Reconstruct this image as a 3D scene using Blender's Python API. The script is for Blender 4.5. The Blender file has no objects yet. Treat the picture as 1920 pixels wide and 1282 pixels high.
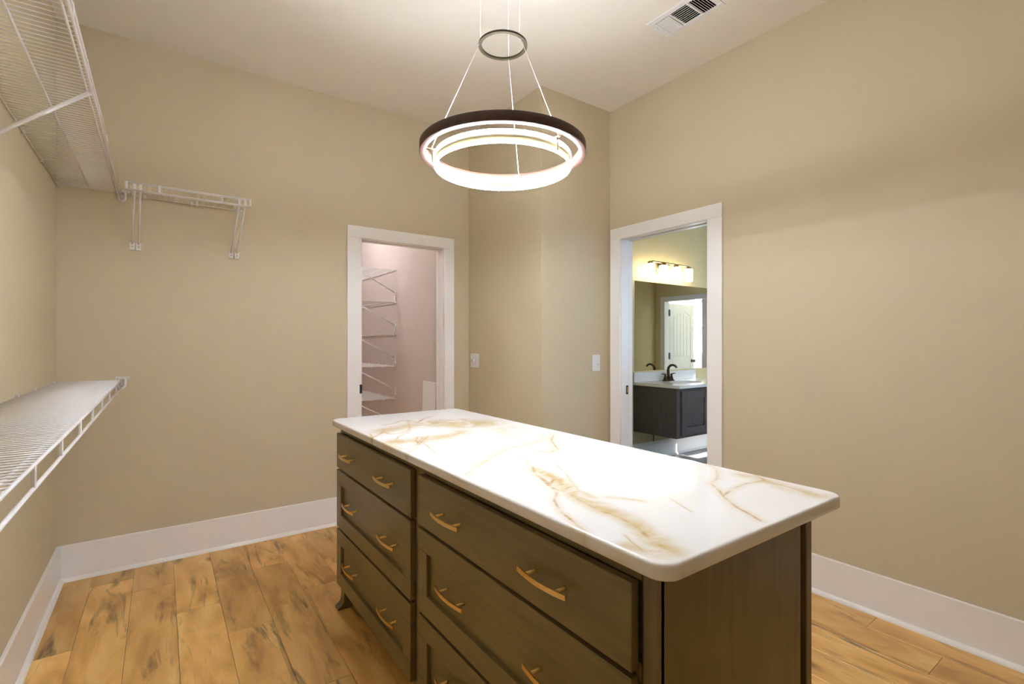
import bpy, bmesh, math, random
import numpy as np
from mathutils import Vector, Matrix

random.seed(7)
PI = math.pi
scene = bpy.context.scene
C = scene.collection

# ------------------------------------------------------------------ camera
H = 1.2954            # camera height
YAW = 0.6187
cam_d = bpy.data.cameras.new('camera')
cam_d.sensor_width = 36.0
cam_d.lens = 925.8 * 36.0 / 1920.0
cam_d.shift_y = 1.34 / 1920.0
cam_d.clip_start = 0.02
cam = bpy.data.objects.new('camera', cam_d)
C.objects.link(cam)
cam.location = (0, 0, H)
cam.rotation_euler = (PI / 2, 0, -YAW)
scene.camera = cam

# ------------------------------------------------------------------ world, lights, exposure
scene.view_settings.view_transform = 'Standard'
scene.view_settings.look = 'None'
scene.view_settings.gamma = 1.0
scene.view_settings.use_curve_mapping = False
scene.view_settings.exposure = 1.72

world = bpy.data.worlds.new('sky')
scene.world = world
world.use_nodes = True
bg = world.node_tree.nodes['Background']
bg.inputs[0].default_value = (0.72, 0.86, 1.0, 1)
bg.inputs[1].default_value = 1.5


def area(name, loc, rot, sx, sy, power, col):
    d = bpy.data.lights.new(name, 'AREA')
    d.shape = 'RECTANGLE'
    d.size = sx
    d.size_y = sy
    d.energy = power
    d.color = col
    o = bpy.data.objects.new(name, d)
    C.objects.link(o)
    o.location = loc
    o.rotation_euler = rot
    return o


# daylight at the windows (each sits in a real window opening)
area('window_bath_offscreen', (4.70, 0.90, 1.65), (PI / 2, 0, 0), 2.4, 1.3, 170, (0.45, 0.70, 1.0))
area('window_bedroom_offscreen', (10.75, -0.35, 1.65), (PI / 2, 0, PI / 2), 1.2, 1.3, 210, (0.80, 0.92, 1.0))
sun_d = bpy.data.lights.new('sun', 'SUN')
sun_d.energy = 26.0
sun_d.angle = 0.009
sun_d.color = (1.0, 0.96, 0.9)
sun = bpy.data.objects.new('sun_offscreen', sun_d)
C.objects.link(sun)
# direction of travel: +Y, a little +X, downwards
sun.rotation_euler = Vector((0.12, 2.30, -0.97)).to_track_quat('-Z', 'Y').to_euler()

# ------------------------------------------------------------------ room numbers (metres)
XL, XR, YB = -0.458, 2.787, 3.6015
XJ, YJ, CH = 2.1177, 2.629, 3.05
YR = -1.40                     # rear wall
XB0, XB1 = 2.907, 7.70         # bathroom
YW = 1.10
XP = 1.93                      # pantry shelf wall


# ------------------------------------------------------------------ materials
def lin(r, g, b):
    def f(c):
        c /= 255.0
        return c / 12.92 if c <= 0.04045 else ((c + 0.055) / 1.055) ** 2.4
    return (f(r), f(g), f(b), 1.0)


class NT:
    def __init__(self, name):
        self.m = bpy.data.materials.new(name)
        self.m.use_nodes = True
        self.t = self.m.node_tree
        self.b = self.t.nodes['Principled BSDF']

    def n(self, kind, **kw):
        nd = self.t.nodes.new(kind)
        for k, v in kw.items():
            if k in nd.inputs:
                nd.inputs[k].default_value = v
            else:
                setattr(nd, k, v)
        return nd

    def l(self, a, b):
        self.t.links.new(a, b)

    def math(self, op, a, b=None, clamp=False):
        nd = self.t.nodes.new('ShaderNodeMath')
        nd.operation = op
        nd.use_clamp = clamp
        for i, v in enumerate((a, b)):
            if v is None:
                continue
            if isinstance(v, (int, float)):
                nd.inputs[i].default_value = v
            else:
                self.l(v, nd.inputs[i])
        return nd.outputs[0]

    def mix(self, f, a, b, mode='MIX'):
        nd = self.t.nodes.new('ShaderNodeMix')
        nd.data_type = 'RGBA'
        nd.blend_type = mode
        for sock, v in ((nd.inputs[0], f), (nd.inputs[6], a), (nd.inputs[7], b)):
            if isinstance(v, (int, float, tuple)):
                sock.default_value = v
            else:
                self.l(v, sock)
        return nd.outputs[2]

    def ramp(self, f, stops):
        nd = self.t.nodes.new('ShaderNodeValToRGB')
        el = nd.color_ramp.elements
        el[0].position, el[0].color = stops[0]
        el[1].position, el[1].color = stops[-1]
        for p, c in stops[1:-1]:
            e = el.new(p)
            e.color = c
        self.l(f, nd.inputs[0])
        return nd.outputs[0]

    def mapped(self, scale, coord='Object', rnd=False):
        tc = self.n('ShaderNodeTexCoord')
        v = tc.outputs[coord]
        if rnd:
            oi = self.n('ShaderNodeObjectInfo')
            cmb = self.n('ShaderNodeCombineXYZ')
            r1 = self.math('MULTIPLY', oi.outputs['Random'], 37.0)
            r2 = self.math('MULTIPLY', oi.outputs['Random'], 91.0)
            self.l(r1, cmb.inputs[0])
            self.l(r2, cmb.inputs[1])
            ad = self.n('ShaderNodeVectorMath', operation='ADD')
            self.l(v, ad.inputs[0])
            self.l(cmb.outputs[0], ad.inputs[1])
            v = ad.outputs[0]
        mp = self.n('ShaderNodeMapping')
        mp.inputs['Scale'].default_value = scale
        self.l(v, mp.inputs[0])
        return mp.outputs[0]

    def noise(self, vec, scale=1.0, detail=2.0, rough=0.5, dist=0.0):
        nd = self.n('ShaderNodeTexNoise')
        nd.inputs['Scale'].default_value = scale
        nd.inputs['Detail'].default_value = detail
        nd.inputs['Roughness'].default_value = rough
        nd.inputs['Distortion'].default_value = dist
        self.l(vec, nd.inputs['Vector'])
        return nd.outputs['Fac']

    def bump(self, hgt, strength=0.1, distance=0.01):
        nd = self.n('ShaderNodeBump')
        nd.inputs['Strength'].default_value = strength
        nd.inputs['Distance'].default_value = distance
        self.l(hgt, nd.inputs['Height'])
        self.l(nd.outputs[0], self.b.inputs['Normal'])


def plain(name, col, rough=0.5, metal=0.0, vary=0.04, bump=0.0, scale=40.0, spec=None):
    k = NT(name)
    v = k.mapped((1, 1, 1))
    nz = k.noise(v, scale, 3.0)
    dark = tuple(c * (1 - vary) for c in col[:3]) + (1,)
    lite = tuple(min(1, c * (1 + vary)) for c in col[:3]) + (1,)
    k.l(k.ramp(nz, [(0.3, dark), (0.7, lite)]), k.b.inputs['Base Color'])
    k.b.inputs['Roughness'].default_value = rough
    k.b.inputs['Metallic'].default_value = metal
    if spec is not None:
        k.b.inputs['Specular IOR Level'].default_value = spec
    if bump:
        k.bump(k.noise(v, scale * 6, 2.0), bump, 0.002)
    return k.m


def emit(name, col, strength):
    k = NT(name)
    k.b.inputs['Base Color'].default_value = col
    k.b.inputs['Emission Color'].default_value = col
    k.b.inputs['Emission Strength'].default_value = strength
    return k.m


def wood(name, c0, c1, c2, axis='y', rough=0.35, scale=1.0):
    k = NT(name)
    s = {'x': (3, 40, 40), 'y': (40, 3, 40), 'z': (40, 40, 3)}[axis]
    v = k.mapped(tuple(q * scale for q in s))
    g = k.noise(v, 1.0, 6.0, 0.6, 0.4)
    v2 = k.mapped((3.0, 3.0, 3.0))
    bl = k.noise(v2, 1.0, 2.0)
    f = k.math('ADD', k.math('MULTIPLY', g, 0.6), k.math('MULTIPLY', bl, 0.4))
    k.l(k.ramp(f, [(0.3, c0), (0.5, c1), (0.72, c2)]), k.b.inputs['Base Color'])
    k.b.inputs['Roughness'].default_value = rough
    k.bump(g, 0.03, 0.001)
    return k.m


M = {}
M['wall'] = plain('wall_paint', lin(206, 191, 161), 0.75, vary=0.006, bump=0.02, scale=14)
M['ceiling'] = plain('ceiling_paint', lin(234, 226, 212), 0.85, vary=0.01, bump=0.05, scale=14)
M['trim'] = plain('trim_gloss_white', lin(244, 240, 236), 0.28, vary=0.01, scale=5)
M['white'] = plain('white_paint', lin(234, 231, 228), 0.45, vary=0.01, scale=5)
M['wire'] = plain('white_vinyl_wire', lin(230, 226, 223), 0.4, vary=0.02, scale=30)
M['pantry'] = plain('pantry_paint', lin(206, 192, 184), 0.75, vary=0.015, bump=0.05, scale=14)
M['bathwall'] = plain('bath_paint', lin(224, 206, 156), 0.7, vary=0.015, bump=0.05, scale=14)
M['bedwall'] = plain('bedroom_paint', lin(226, 230, 230), 0.7, vary=0.01, scale=14)
M['cab'] = wood('cabinet_stain', lin(94, 80, 46), lin(113, 97, 58), lin(129, 112, 70), 'y', 0.33)
M['cabz'] = wood('cabinet_stain_upright', lin(92, 79, 46), lin(110, 95, 58), lin(125, 109, 68), 'z', 0.33)
M['van'] = wood('vanity_stain', lin(70, 62, 63), lin(86, 77, 77), lin(102, 91, 90), 'z', 0.35)
M['brass'] = plain('brushed_brass', lin(228, 192, 120), 0.32, 1.0, vary=0.06, scale=200)
M['bronze'] = plain('dark_bronze', lin(70, 62, 46), 0.4, 0.8, vary=0.05)
M['nickel'] = plain('brushed_nickel', lin(176, 160, 130), 0.3, 1.0)
M['ringwood'] = wood('lamp_ring_wood', lin(52, 34, 26), lin(70, 46, 36), lin(84, 56, 44), 'x', 0.5)
M['ringin'] = plain('lamp_band_metal', lin(92, 80, 42), 0.6, 0.0)
M['black'] = plain('black_metal', lin(28, 26, 26), 0.4, 0.3)
M['duct'] = plain('galvanised_duct', lin(150, 150, 148), 0.5, 0.6)
M['subfloor'] = plain('subfloor_board', lin(140, 112, 74), 0.8)
M['steel'] = plain('zinc_screw', lin(190, 190, 190), 0.3, 1.0)
M['slategrey'] = plain('hinge_grey', lin(74, 82, 96), 0.35, 0.6)
M['tile'] = plain('grey_floor_tile', lin(126, 126, 127), 0.35, vary=0.08, bump=0.03, scale=6)
M['grout'] = plain('tile_grout', lin(110, 110, 111), 0.8)
M['tape'] = plain('blue_tape', lin(40, 120, 235), 0.6)
M['porcelain'] = plain('porcelain', lin(240, 236, 230), 0.12, vary=0.005)
M['led'] = emit('led_tube', (0.82, 0.89, 1.0, 1), 132.0)
M['shade'] = emit('lit_frosted_glass', (1.0, 0.85, 0.63, 1), 3.8)
M['globe'] = emit('pantry_lit_diffuser', (0.95, 0.95, 1.0, 1), 31.0)

k = NT('mirror_glass')
k.b.inputs['Base Color'].default_value = (0.93, 0.94, 0.93, 1)
k.b.inputs['Metallic'].default_value = 1.0
k.b.inputs['Roughness'].default_value = 0.0
M['mirror'] = k.m

k = NT('window_glass')
tr = k.n('ShaderNodeBsdfTransparent')
gl = k.n('ShaderNodeBsdfGlossy', Roughness=0.02)
mx = k.n('ShaderNodeMixShader', Fac=0.06)
k.l(tr.outputs[0], mx.inputs[1])
k.l(gl.outputs[0], mx.inputs[2])
k.l(mx.outputs[0], k.t.nodes['Material Output'].inputs[0])
M['pane'] = k.m

k = NT('added_blocker_fabric')  # cloth of the added sheets that dim and shape the bathroom daylight
df = k.n('ShaderNodeBsdfDiffuse', Color=(0.85, 0.85, 0.85, 1))
tl = k.n('ShaderNodeBsdfTranslucent', Color=(0.8, 0.85, 0.9, 1))
mx = k.n('ShaderNodeMixShader', Fac=0.2)
k.l(df.outputs[0], mx.inputs[1])
k.l(tl.outputs[0], mx.inputs[2])
k.l(mx.outputs[0], k.t.nodes['Material Output'].inputs[0])
M['added_blocker'] = k.m

# floor planks: rustic oak, grain along local Y, knots and dark streaks
k = NT('oak_plank')
oi = k.n('ShaderNodeObjectInfo')
v = k.mapped((1, 1, 1), rnd=True)


def scl(vec, s):
    mp = k.n('ShaderNodeMapping')
    mp.inputs['Scale'].default_value = s
    k.l(vec, mp.inputs[0])
    return mp.outputs[0]


soft = k.noise(scl(v, (9, 2.6, 1)), 1.0, 3.0, 0.5, 0.6)
grain = k.noise(scl(v, (110, 6, 1)), 1.0, 4.0, 0.6, 0.5)
base = k.ramp(soft, [(0.30, lin(178, 132, 72)), (0.5, lin(216, 168, 98)), (0.70, lin(230, 190, 122))])
base = k.mix(k.math('MULTIPLY', grain, 0.18), base, lin(150, 108, 60))
streak = k.noise(scl(v, (11, 1.5, 1)), 1.0, 5.0, 0.62, 1.2)
sm = k.ramp(streak, [(0.55, (0, 0, 0, 1)), (0.70, (1, 1, 1, 1))])
base = k.mix(k.math('MULTIPLY', sm, 0.85), base, lin(84, 68, 44))
vo = k.n('ShaderNodeTexVoronoi')
vo.inputs['Scale'].default_value = 1.0
wv = k.n('ShaderNodeVectorMath', operation='ADD')
nzc = k.n('ShaderNodeTexNoise')
nzc.inputs['Scale'].default_value = 1.6
k.l(scl(v, (6, 2.6, 1)), nzc.inputs['Vector'])
k.l(scl(v, (6.5, 2.6, 1)), wv.inputs[0])
sc2 = k.n('ShaderNodeVectorMath', operation='SCALE')
sc2.inputs['Scale'].default_value = 0.35
k.l(nzc.outputs['Color'], sc2.inputs[0])
k.l(sc2.outputs[0], wv.inputs[1])
k.l(wv.outputs[0], vo.inputs['Vector'])
kn = k.ramp(vo.outputs['Distance'], [(0.02, (1, 1, 1, 1)), (0.17, (0, 0, 0, 1))])
base = k.mix(k.math('MULTIPLY', kn, 0.8), base, lin(82, 60, 34))
hv = k.n('ShaderNodeHueSaturation')
k.l(base, hv.inputs['Color'])
k.l(k.math('ADD', k.math('MULTIPLY', oi.outputs['Random'], 0.42), 0.98), hv.inputs['Value'])
hv.inputs['Saturation'].default_value = 1.0
k.l(hv.outputs[0], k.b.inputs['Base Color'])
k.b.inputs['Roughness'].default_value = 0.38
k.bump(grain, 0.06, 0.002)
M['plank'] = k.m

# marble with gold veins; vein and cloud fields are stored on the slab mesh
k = NT('veined_quartz')
av = k.n('ShaderNodeAttribute', attribute_name='vein')
ac = k.n('ShaderNodeAttribute', attribute_name='cloud')
v = k.mapped((1, 1, 1))
wob = k.math('MULTIPLY', k.math('SUBTRACT', k.noise(v, 55.0, 4.0, 0.6), 0.5), 0.010)
d = k.math('ABSOLUTE', k.math('ADD', av.outputs['Fac'], wob))
thin = k.math('SUBTRACT', 1.0, k.math('DIVIDE', d, 0.0055), clamp=True)
brk = k.ramp(k.noise(v, 17.0, 4.0, 0.6), [(0.40, (0.05, 0.05, 0.05, 1)), (0.66, (1, 1, 1, 1))])
thin = k.math('MULTIPLY', thin, brk)
halo = k.math('MULTIPLY', k.math('SUBTRACT', 1.0, k.math('DIVIDE', av.outputs['Fac'], 0.022), clamp=True), 0.48)
cl = k.math('MULTIPLY', ac.outputs['Fac'], k.ramp(k.noise(v, 13.0, 6.0, 0.62, 0.9), [(0.34, (0.25, 0.25, 0.25, 1)), (0.54, (1, 1, 1, 1))]), clamp=True)
base = k.mix(k.math('MULTIPLY', k.noise(v, 5.0, 4.0), 0.25), lin(228, 224, 221), lin(214, 209, 206))
base = k.mix(k.math('MULTIPLY', cl, 1.0), base, lin(196, 172, 124))
base = k.mix(halo, base, lin(206, 184, 140))
base = k.mix(k.math('MULTIPLY', thin, 0.85), base, lin(168, 124, 64))
k.l(base, k.b.inputs['Base Color'])
k.b.inputs['Roughness'].default_value = 0.08
k.b.inputs['Specular IOR Level'].default_value = 0.28
M['marble'] = k.m


# ------------------------------------------------------------------ mesh helpers
class MB:
    def __init__(self):
        self.bm = bmesh.new()

    def box(self, x0, x1, y0, y1, z0, z1, bevel=0.0, seg=1):
        r = bmesh.ops.create_cube(self.bm, size=1.0)
        vs = r['verts']
        for q in vs:
            q.co = Vector(((x0 + x1) / 2 + q.co.x * (x1 - x0), (y0 + y1) / 2 + q.co.y * (y1 - y0), (z0 + z1) / 2 + q.co.z * (z1 - z0)))
        if bevel:
            es = list({e for q in vs for e in q.link_edges})
            bmesh.ops.bevel(self.bm, geom=es, offset=bevel, segments=seg, affect='EDGES', profile=0.5)
        return self

    def tube(self, pts, r, n=8, closed=False, caps=True, flat=None):
        """sweep along pts; flat=(ru,rv) gives an oval section"""
        pts = [Vector(p) for p in pts]
        m = len(pts)
        rings = []
        up = None
        for i, p in enumerate(pts):
            if closed:
                t = (pts[(i + 1) % m] - pts[i - 1]).normalized()
            else:
                t = (pts[min(i + 1, m - 1)] - pts[max(i - 1, 0)]).normalized()
            if up is None:
                up = Vector((0, 0, 1)) if abs(t.z) < 0.9 else Vector((0, 1, 0))
            a = t.cross(up).normalized()
            b = a.cross(t).normalized()
            up = b
            rr = r[i] if isinstance(r, (list, tuple)) else r
            ru, rv = (rr, rr) if flat is None else flat
            rings.append([self.bm.verts.new(p + a * (ru * math.cos(2 * PI * j / n)) + b * (rv * math.sin(2 * PI * j / n))) for j in range(n)])
        for i in range(m if closed else m - 1):
            A, B = rings[i], rings[(i + 1) % m]
            for j in range(n):
                f = self.bm.faces.new((A[j], A[(j + 1) % n], B[(j + 1) % n], B[j]))
                f.smooth = True
        if not closed and caps:
            self.bm.faces.new(rings[0][::-1])
            self.bm.faces.new(rings[-1])
        return self

    def lathe(self, prof, origin=(0, 0, 0), n=24, axis='z', closed=False, smooth=True):
        """prof = [(radius, height)...]"""
        o = Vector(origin)
        rings = []
        for (r, h) in prof:
            ring = []
            for j in range(n):
                a = 2 * PI * j / n
                q = {'z': (r * math.cos(a), r * math.sin(a), h), 'y': (r * math.cos(a), h, r * math.sin(a)), 'x': (h, r * math.cos(a), r * math.sin(a))}[axis]
                ring.append(self.bm.verts.new(o + Vector(q)))
            rings.append(ring)
        m = len(rings)
        for i in range(m if closed else m - 1):
            A, B = rings[i], rings[(i + 1) % m]
            for j in range(n):
                f = self.bm.faces.new((A[j], A[(j + 1) % n], B[(j + 1) % n], B[j]))
                f.smooth = smooth
        if not closed:
            for ring in (rings[0], rings[-1]):
                try:
                    self.bm.faces.new(ring)
                except ValueError:
                    pass
        return self

    def prism(self, poly, axis, a, b, bevel=0.0):
        """extrude a 2D polygon along axis from a to b; poly in the other two axes (in xyz order)"""
        def mk(p, h):
            if axis == 'x':
                return (h, p[0], p[1])
            if axis == 'y':
                return (p[0], h, p[1])
            return (p[0], p[1], h)
        A = [self.bm.verts.new(mk(p, a)) for p in poly]
        B = [self.bm.verts.new(mk(p, b)) for p in poly]
        n = len(poly)
        self.bm.faces.new(A)
        self.bm.faces.new(B[::-1])
        for i in range(n):
            self.bm.faces.new((A[i], B[i], B[(i + 1) % n], A[(i + 1) % n]))
        if bevel:
            vs = set(A + B)
            es = [e for e in self.bm.edges if e.verts[0] in vs and e.verts[1] in vs]
            bmesh.ops.bevel(self.bm, geom=es, offset=bevel, segments=1, affect='EDGES')
        return self

    def mesh(self, name, mat):
        bmesh.ops.recalc_face_normals(self.bm, faces=self.bm.faces)
        me = bpy.data.meshes.new(name)
        self.bm.to_mesh(me)
        self.bm.free()
        me.materials.append(M[mat])
        return me

    def build(self, name, mat, parent=None, at=None):
        """at: world point used as the object's origin (mesh is given in world coordinates)"""
        org = root_loc(parent) if parent is not None else Vector(at or (0, 0, 0))
        bmesh.ops.translate(self.bm, verts=self.bm.verts, vec=-org)
        o = bpy.data.objects.new(name, self.mesh(name, mat))
        C.objects.link(o)
        if parent is not None:
            o.parent = parent
        else:
            o.location = org
        return o


def root_loc(o):
    v = Vector((0, 0, 0))
    while o is not None:
        v = v + o.location
        o = o.parent
    return v


def tag(o, label=None, cat=None, group=None, kind=None):
    if label:
        o['label'] = label
    if cat:
        o['category'] = cat
    if group:
        o['group'] = group
    if kind:
        o['kind'] = kind
    return o


def thing(name, loc, label, cat, group=None):
    o = bpy.data.objects.new(name, None)
    o.empty_display_size = 0.1
    C.objects.link(o)
    o.location = loc
    return tag(o, label, cat, group)


def struct(name, mb, mat, label, at=None):
    return tag(mb.build(name, mat, at=at), label, kind='structure')


def inst(name, me, parent, loc=(0, 0, 0), rot=(0, 0, 0)):
    o = bpy.data.objects.new(name, me)
    C.objects.link(o)
    o.parent = parent
    o.location = loc
    o.rotation_euler = rot
    return o


# ------------------------------------------------------------------ the setting
WT = 0.12
ZT = 2.082       # door openings' head (rough)
D1a, D1b = 1.187, 1.894      # doorway to the pantry, in the back wall
D2a, D2b = 1.785, 2.533      # doorway to the bathroom, in the right wall
D3a, D3b = 1.300, 2.120      # far doorway of the bathroom

struct('wall_left', MB().box(XL - 0.1, XL, YR - 0.1, YB + 0.3, -0.05, CH), 'wall', 'tan painted wall carrying the two long wire shelves')
b = MB()
b.box(XL, D1a, YB, YB + WT, -0.05, CH).box(D1b, XJ + 0.02, YB, YB + WT, -0.05, CH).box(D1a, D1b, YB, YB + WT, ZT, CH)
struct('wall_back', b, 'wall', 'tan painted wall with the pantry doorway')
struct('wall_corner', MB().box(XJ, XB0, YJ, YB + WT, -0.05, CH), 'wall', 'tan boxed-out wall corner between the two doorways')
b = MB()
b.box(XR, XB0, YR - 0.1, D2a, -0.05, CH).box(XR, XB0, D2b, YJ, -0.05, CH).box(XR, XB0, D2a, D2b, ZT, CH)
struct('wall_right', b, 'wall', 'tan painted wall with the bathroom doorway')
b = MB().box(XL, XR, YR - 0.1, YR, -0.05, CH)
struct('wall_rear', b, 'wall', 'tan painted wall facing the back wall')
# pantry
struct('wall_pantry_right', MB().box(XP, XJ + 0.3, YB + WT, 6.3, -0.05, CH), 'pantry', 'pinkish pantry wall carrying wire shelves')
struct('wall_pantry_left', MB().box(0.35, 0.45, YB + WT, 6.3, -0.05, CH), 'pantry', 'pinkish pantry wall')
struct('wall_pantry_back', MB().box(0.35, XJ + 0.3, 6.3, 6.4, -0.05, CH), 'pantry', 'pinkish end wall of the pantry')
# bathroom
struct('wall_bath_back', MB().box(XB0, XB1 + 0.12, YB, YB + WT, -0.05, CH), 'bathwall', 'cream bathroom wall behind the mirror')
W2 = (3.40, 6.00, 0.88, 2.30)
b = MB()
b.box(XB0, W2[0], YW - 0.1, YW, -0.05, CH).box(W2[1], XB1 + 0.12, YW - 0.1, YW, -0.05, CH)
b.box(W2[0], W2[1], YW - 0.1, YW, -0.05, W2[2]).box(W2[0], W2[1], YW - 0.1, YW, W2[3], CH)
struct('wall_bath_front', b, 'bathwall', 'cream bathroom wall facing the mirror')
b = MB()
b.box(XB1, XB1 + 0.12, YW, D3a, -0.05, CH).box(XB1, XB1 + 0.12, D3b, YB, -0.05, CH).box(XB1, XB1 + 0.12, D3a, D3b, ZT, CH)
struct('wall_bath_far', b, 'bathwall', 'cream bathroom wall with a white panelled door')
# bedroom beyond the bathroom
W3 = (-0.95, 0.25, 1.0, 2.3)
b = MB()
b.box(10.6, 10.7, -1.5, W3[0], -0.05, CH).box(10.6, 10.7, W3[1], 4.1, -0.05, CH)
b.box(10.6, 10.7, W3[0], W3[1], -0.05, W3[2]).box(10.6, 10.7, W3[0], W3[1], W3[3], CH)
struct('wall_bedroom_far', b, 'bedwall', 'pale wall with a bright window beyond the bathroom door')
struct('wall_bedroom_front', MB().box(XB1 + 0.12, 10.7, -1.6, -1.5, -0.05, CH), 'bedwall', 'pale wall beyond the bathroom door')
struct('wall_bedroom_back', MB().box(XB1 + 0.12, 10.7, 4.1, 4.2, -0.05, CH), 'bedwall', 'pale end wall beyond the bathroom door')
struct('wall_bedroom_near', MB().box(XB1, XB1 + 0.12, -1.6, YW - 0.1, -0.05, CH).box(XB1, XB1 + 0.12, YB + WT, 4.2, -0.05, CH), 'bedwall', 'pale wall flanking the bathroom')
VX0_, VX1_, VY0_, VY1_ = 2.211, 2.354, 1.466, 1.772      # register opening
b = MB().box(XL - 0.1, VX0_, YR - 0.2, 6.4, CH, CH + 0.1).box(VX1_, 10.8, YR - 0.2, 6.4, CH, CH + 0.1)
b.box(VX0_, VX1_, YR - 0.2, VY0_, CH, CH + 0.1).box(VX0_, VX1_, VY1_, 6.4, CH, CH + 0.1)
struct('ceiling', b, 'ceiling', 'flat off-white ceiling')

# windows
def window(n, label, plane, u0, u1, z0, z1, pos):
    """plane 'y' or 'x'; pos = (outer, inner) of the wall"""
    o, i = pos
    def bx(mb, a, b_, c, d, p, q):
        return mb.box(a, b_, p, q, c, d, 0.002) if plane == 'y' else mb.box(p, q, a, b_, c, d, 0.002)
    w = thing('window_%d' % n, ((u0 + u1) / 2, (o + i) / 2, z0) if plane == 'y' else ((o + i) / 2, (u0 + u1) / 2, z0), label, None)
    w['kind'] = 'structure'
    lo, hi = min(o, i), max(o, i)
    t = 0.05
    fr = MB()
    bx(fr, u0, u0 + t, z0, z1, lo, hi)
    bx(fr, u1 - t, u1, z0, z1, lo, hi)
    bx(fr, u0 + t, u1 - t, z0, z0 + t, lo, hi)
    bx(fr, u0 + t, u1 - t, z1 - t, z1, lo, hi)
    fr.build('window_frame', 'white', w)
    mid = (lo + hi) / 2
    sa = MB()
    bx(sa, u0 + t, u1 - t, (z0 + z1) / 2 - 0.02, (z0 + z1) / 2 + 0.02, mid - 0.015, mid + 0.015)
    sa.build('sash_rail', 'white', w)
    for (a, b_) in ((z0 + t, (z0 + z1) / 2 - 0.02), ((z0 + z1) / 2 + 0.02, z1 - t)):
        p = MB()
        bx(p, u0 + t, u1 - t, a, b_, mid - 0.002, mid + 0.002)
        p.build('pane', 'pane', w)
    return w


w2 = window(1, 'white bathroom window behind two added sun-blocking sheets', 'y', *W2, (YW - 0.1, YW))
MB().box(W2[0] - 0.01, 4.78, YW + 0.004, YW + 0.010, W2[2] + 0.01, W2[3] + 0.05).build('added_sun_blocker', 'added_blocker', w2)  # unseen sheet, added to hold back the sun on this side
MB().box(4.785, W2[1] + 0.01, YW + 0.004, YW + 0.010, W2[2] + 0.098, W2[3] + 0.05).build('added_sun_blocker', 'added_blocker', w2)  # unseen, added; stops short so a thin sun strip reaches the floor
window(2, 'bright bedroom window seen past the bathroom door', 'x', *W3, (10.7, 10.6))

# ---- floor planks
PW, PL, PZ = 0.183, 1.22, 0.008
fl = struct('floor', MB().box(XL - 0.1, XB0, YR - 0.1, YB + 0.06, -0.06, -PZ), 'subfloor', 'rustic oak plank floor with knots')
tag(struct('floor_pantry', MB().box(0.35, XJ + 0.3, YB + 0.06, 6.4, -0.06, 0.0), 'plank', 'oak floor of the pantry'))
joints = {-1: 2.771, 1: 3.229, 2: 2.853, 3: 2.524, 4: 3.157, 5: 2.749, 0: 2.20, 16: 0.898, 15: 0.628}
cache = {}


def plank_mesh(w, l):
    key = (round(w, 3), round(l, 3))
    if key not in cache:
        cache[key] = MB().box(-w / 2, w / 2, -l / 2, l / 2, -PZ, 0.0, 0.0012).mesh('plank', 'plank')
    return cache[key]


gap = 0.0012
for r in range(-1, 17):
    x0 = max(-0.304 + PW * r, XL + 0.001)
    x1 = min(-0.304 + PW * (r + 1), XR - 0.001)
    if x1 - x0 < 0.02:
        continue
    j = joints.get(r, random.uniform(0, PL))
    while j - PL > YR:
        j -= PL
    ys = [YR]
    while j < YB:
        if j > YR + 0.02:
            ys.append(j)
        j += PL
    ys.append(YB + 0.05 if D1a < x0 and x1 < D1b else YB)
    for a, b_ in zip(ys[:-1], ys[1:]):
        if b_ - a < 0.03:
            continue
        inst('plank', plank_mesh(x1 - x0 - gap, b_ - a - gap), fl, ((x0 + x1) / 2, (a + b_) / 2, 0))
# threshold of the bathroom doorway + bathroom tiles
bf = struct('floor_bath', MB().box(XR - 0.001, XB1 + 0.12, YW - 0.1, YB, -0.06, -0.004), 'grout', 'grey tiled bathroom floor')
tw, tl = 0.30, 0.60
tm = MB().box(-tl / 2 + 0.0015, tl / 2 - 0.0015, -tw / 2 + 0.0015, tw / 2 - 0.0015, -0.004, 0.001, 0.001).mesh('tile', 'tile')
for iy in range(8):
    for ix in range(8):
        x = XB0 + 0.3 + ix * tl + (0.3 if iy % 2 else 0.0)
        y = YB - 0.16 - iy * tw
        if x + 0.3 < XB1 + 0.1 and y - 0.15 > YW - 0.02:
            inst('tile', tm, bf, (x, y, 0))
struct('floor_bedroom', MB().box(XB1 + 0.12, 10.7, -1.6, 4.2, -0.06, 0.0), 'tile', 'pale floor beyond the bathroom door')

# ---- baseboards with shoe moulding
BH, BT = 0.195, 0.015


def shoe(axis, a, b_, wallpos, sgn):
    """quarter-round strip; wallpos = face of the baseboard, sgn = into the room"""
    r = 0.019
    pts = [(0, 0)] + [(r * math.cos(t * PI / 10), r * math.sin(t * PI / 10)) for t in range(6)]
    poly = [(wallpos + sgn * p, q) for p, q in pts]
    return MB().prism(poly, axis, a, b_)


def baseboard(name, label, axis, a, b_, wall, sgn):
    z0 = 0.0
    f = wall + sgn * BT
    lo, hi = min(wall, f), max(wall, f)
    m = MB()
    if axis == 'y':
        m.box(lo, hi, a, b_, z0, BH, 0.004, 2)
    else:
        m.box(a, b_, lo, hi, z0, BH, 0.004, 2)
    o = struct(name, m, 'trim', label)
    shoe(axis, a, b_, f, sgn).build('shoe_moulding', 'trim', o)
    return o


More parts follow.
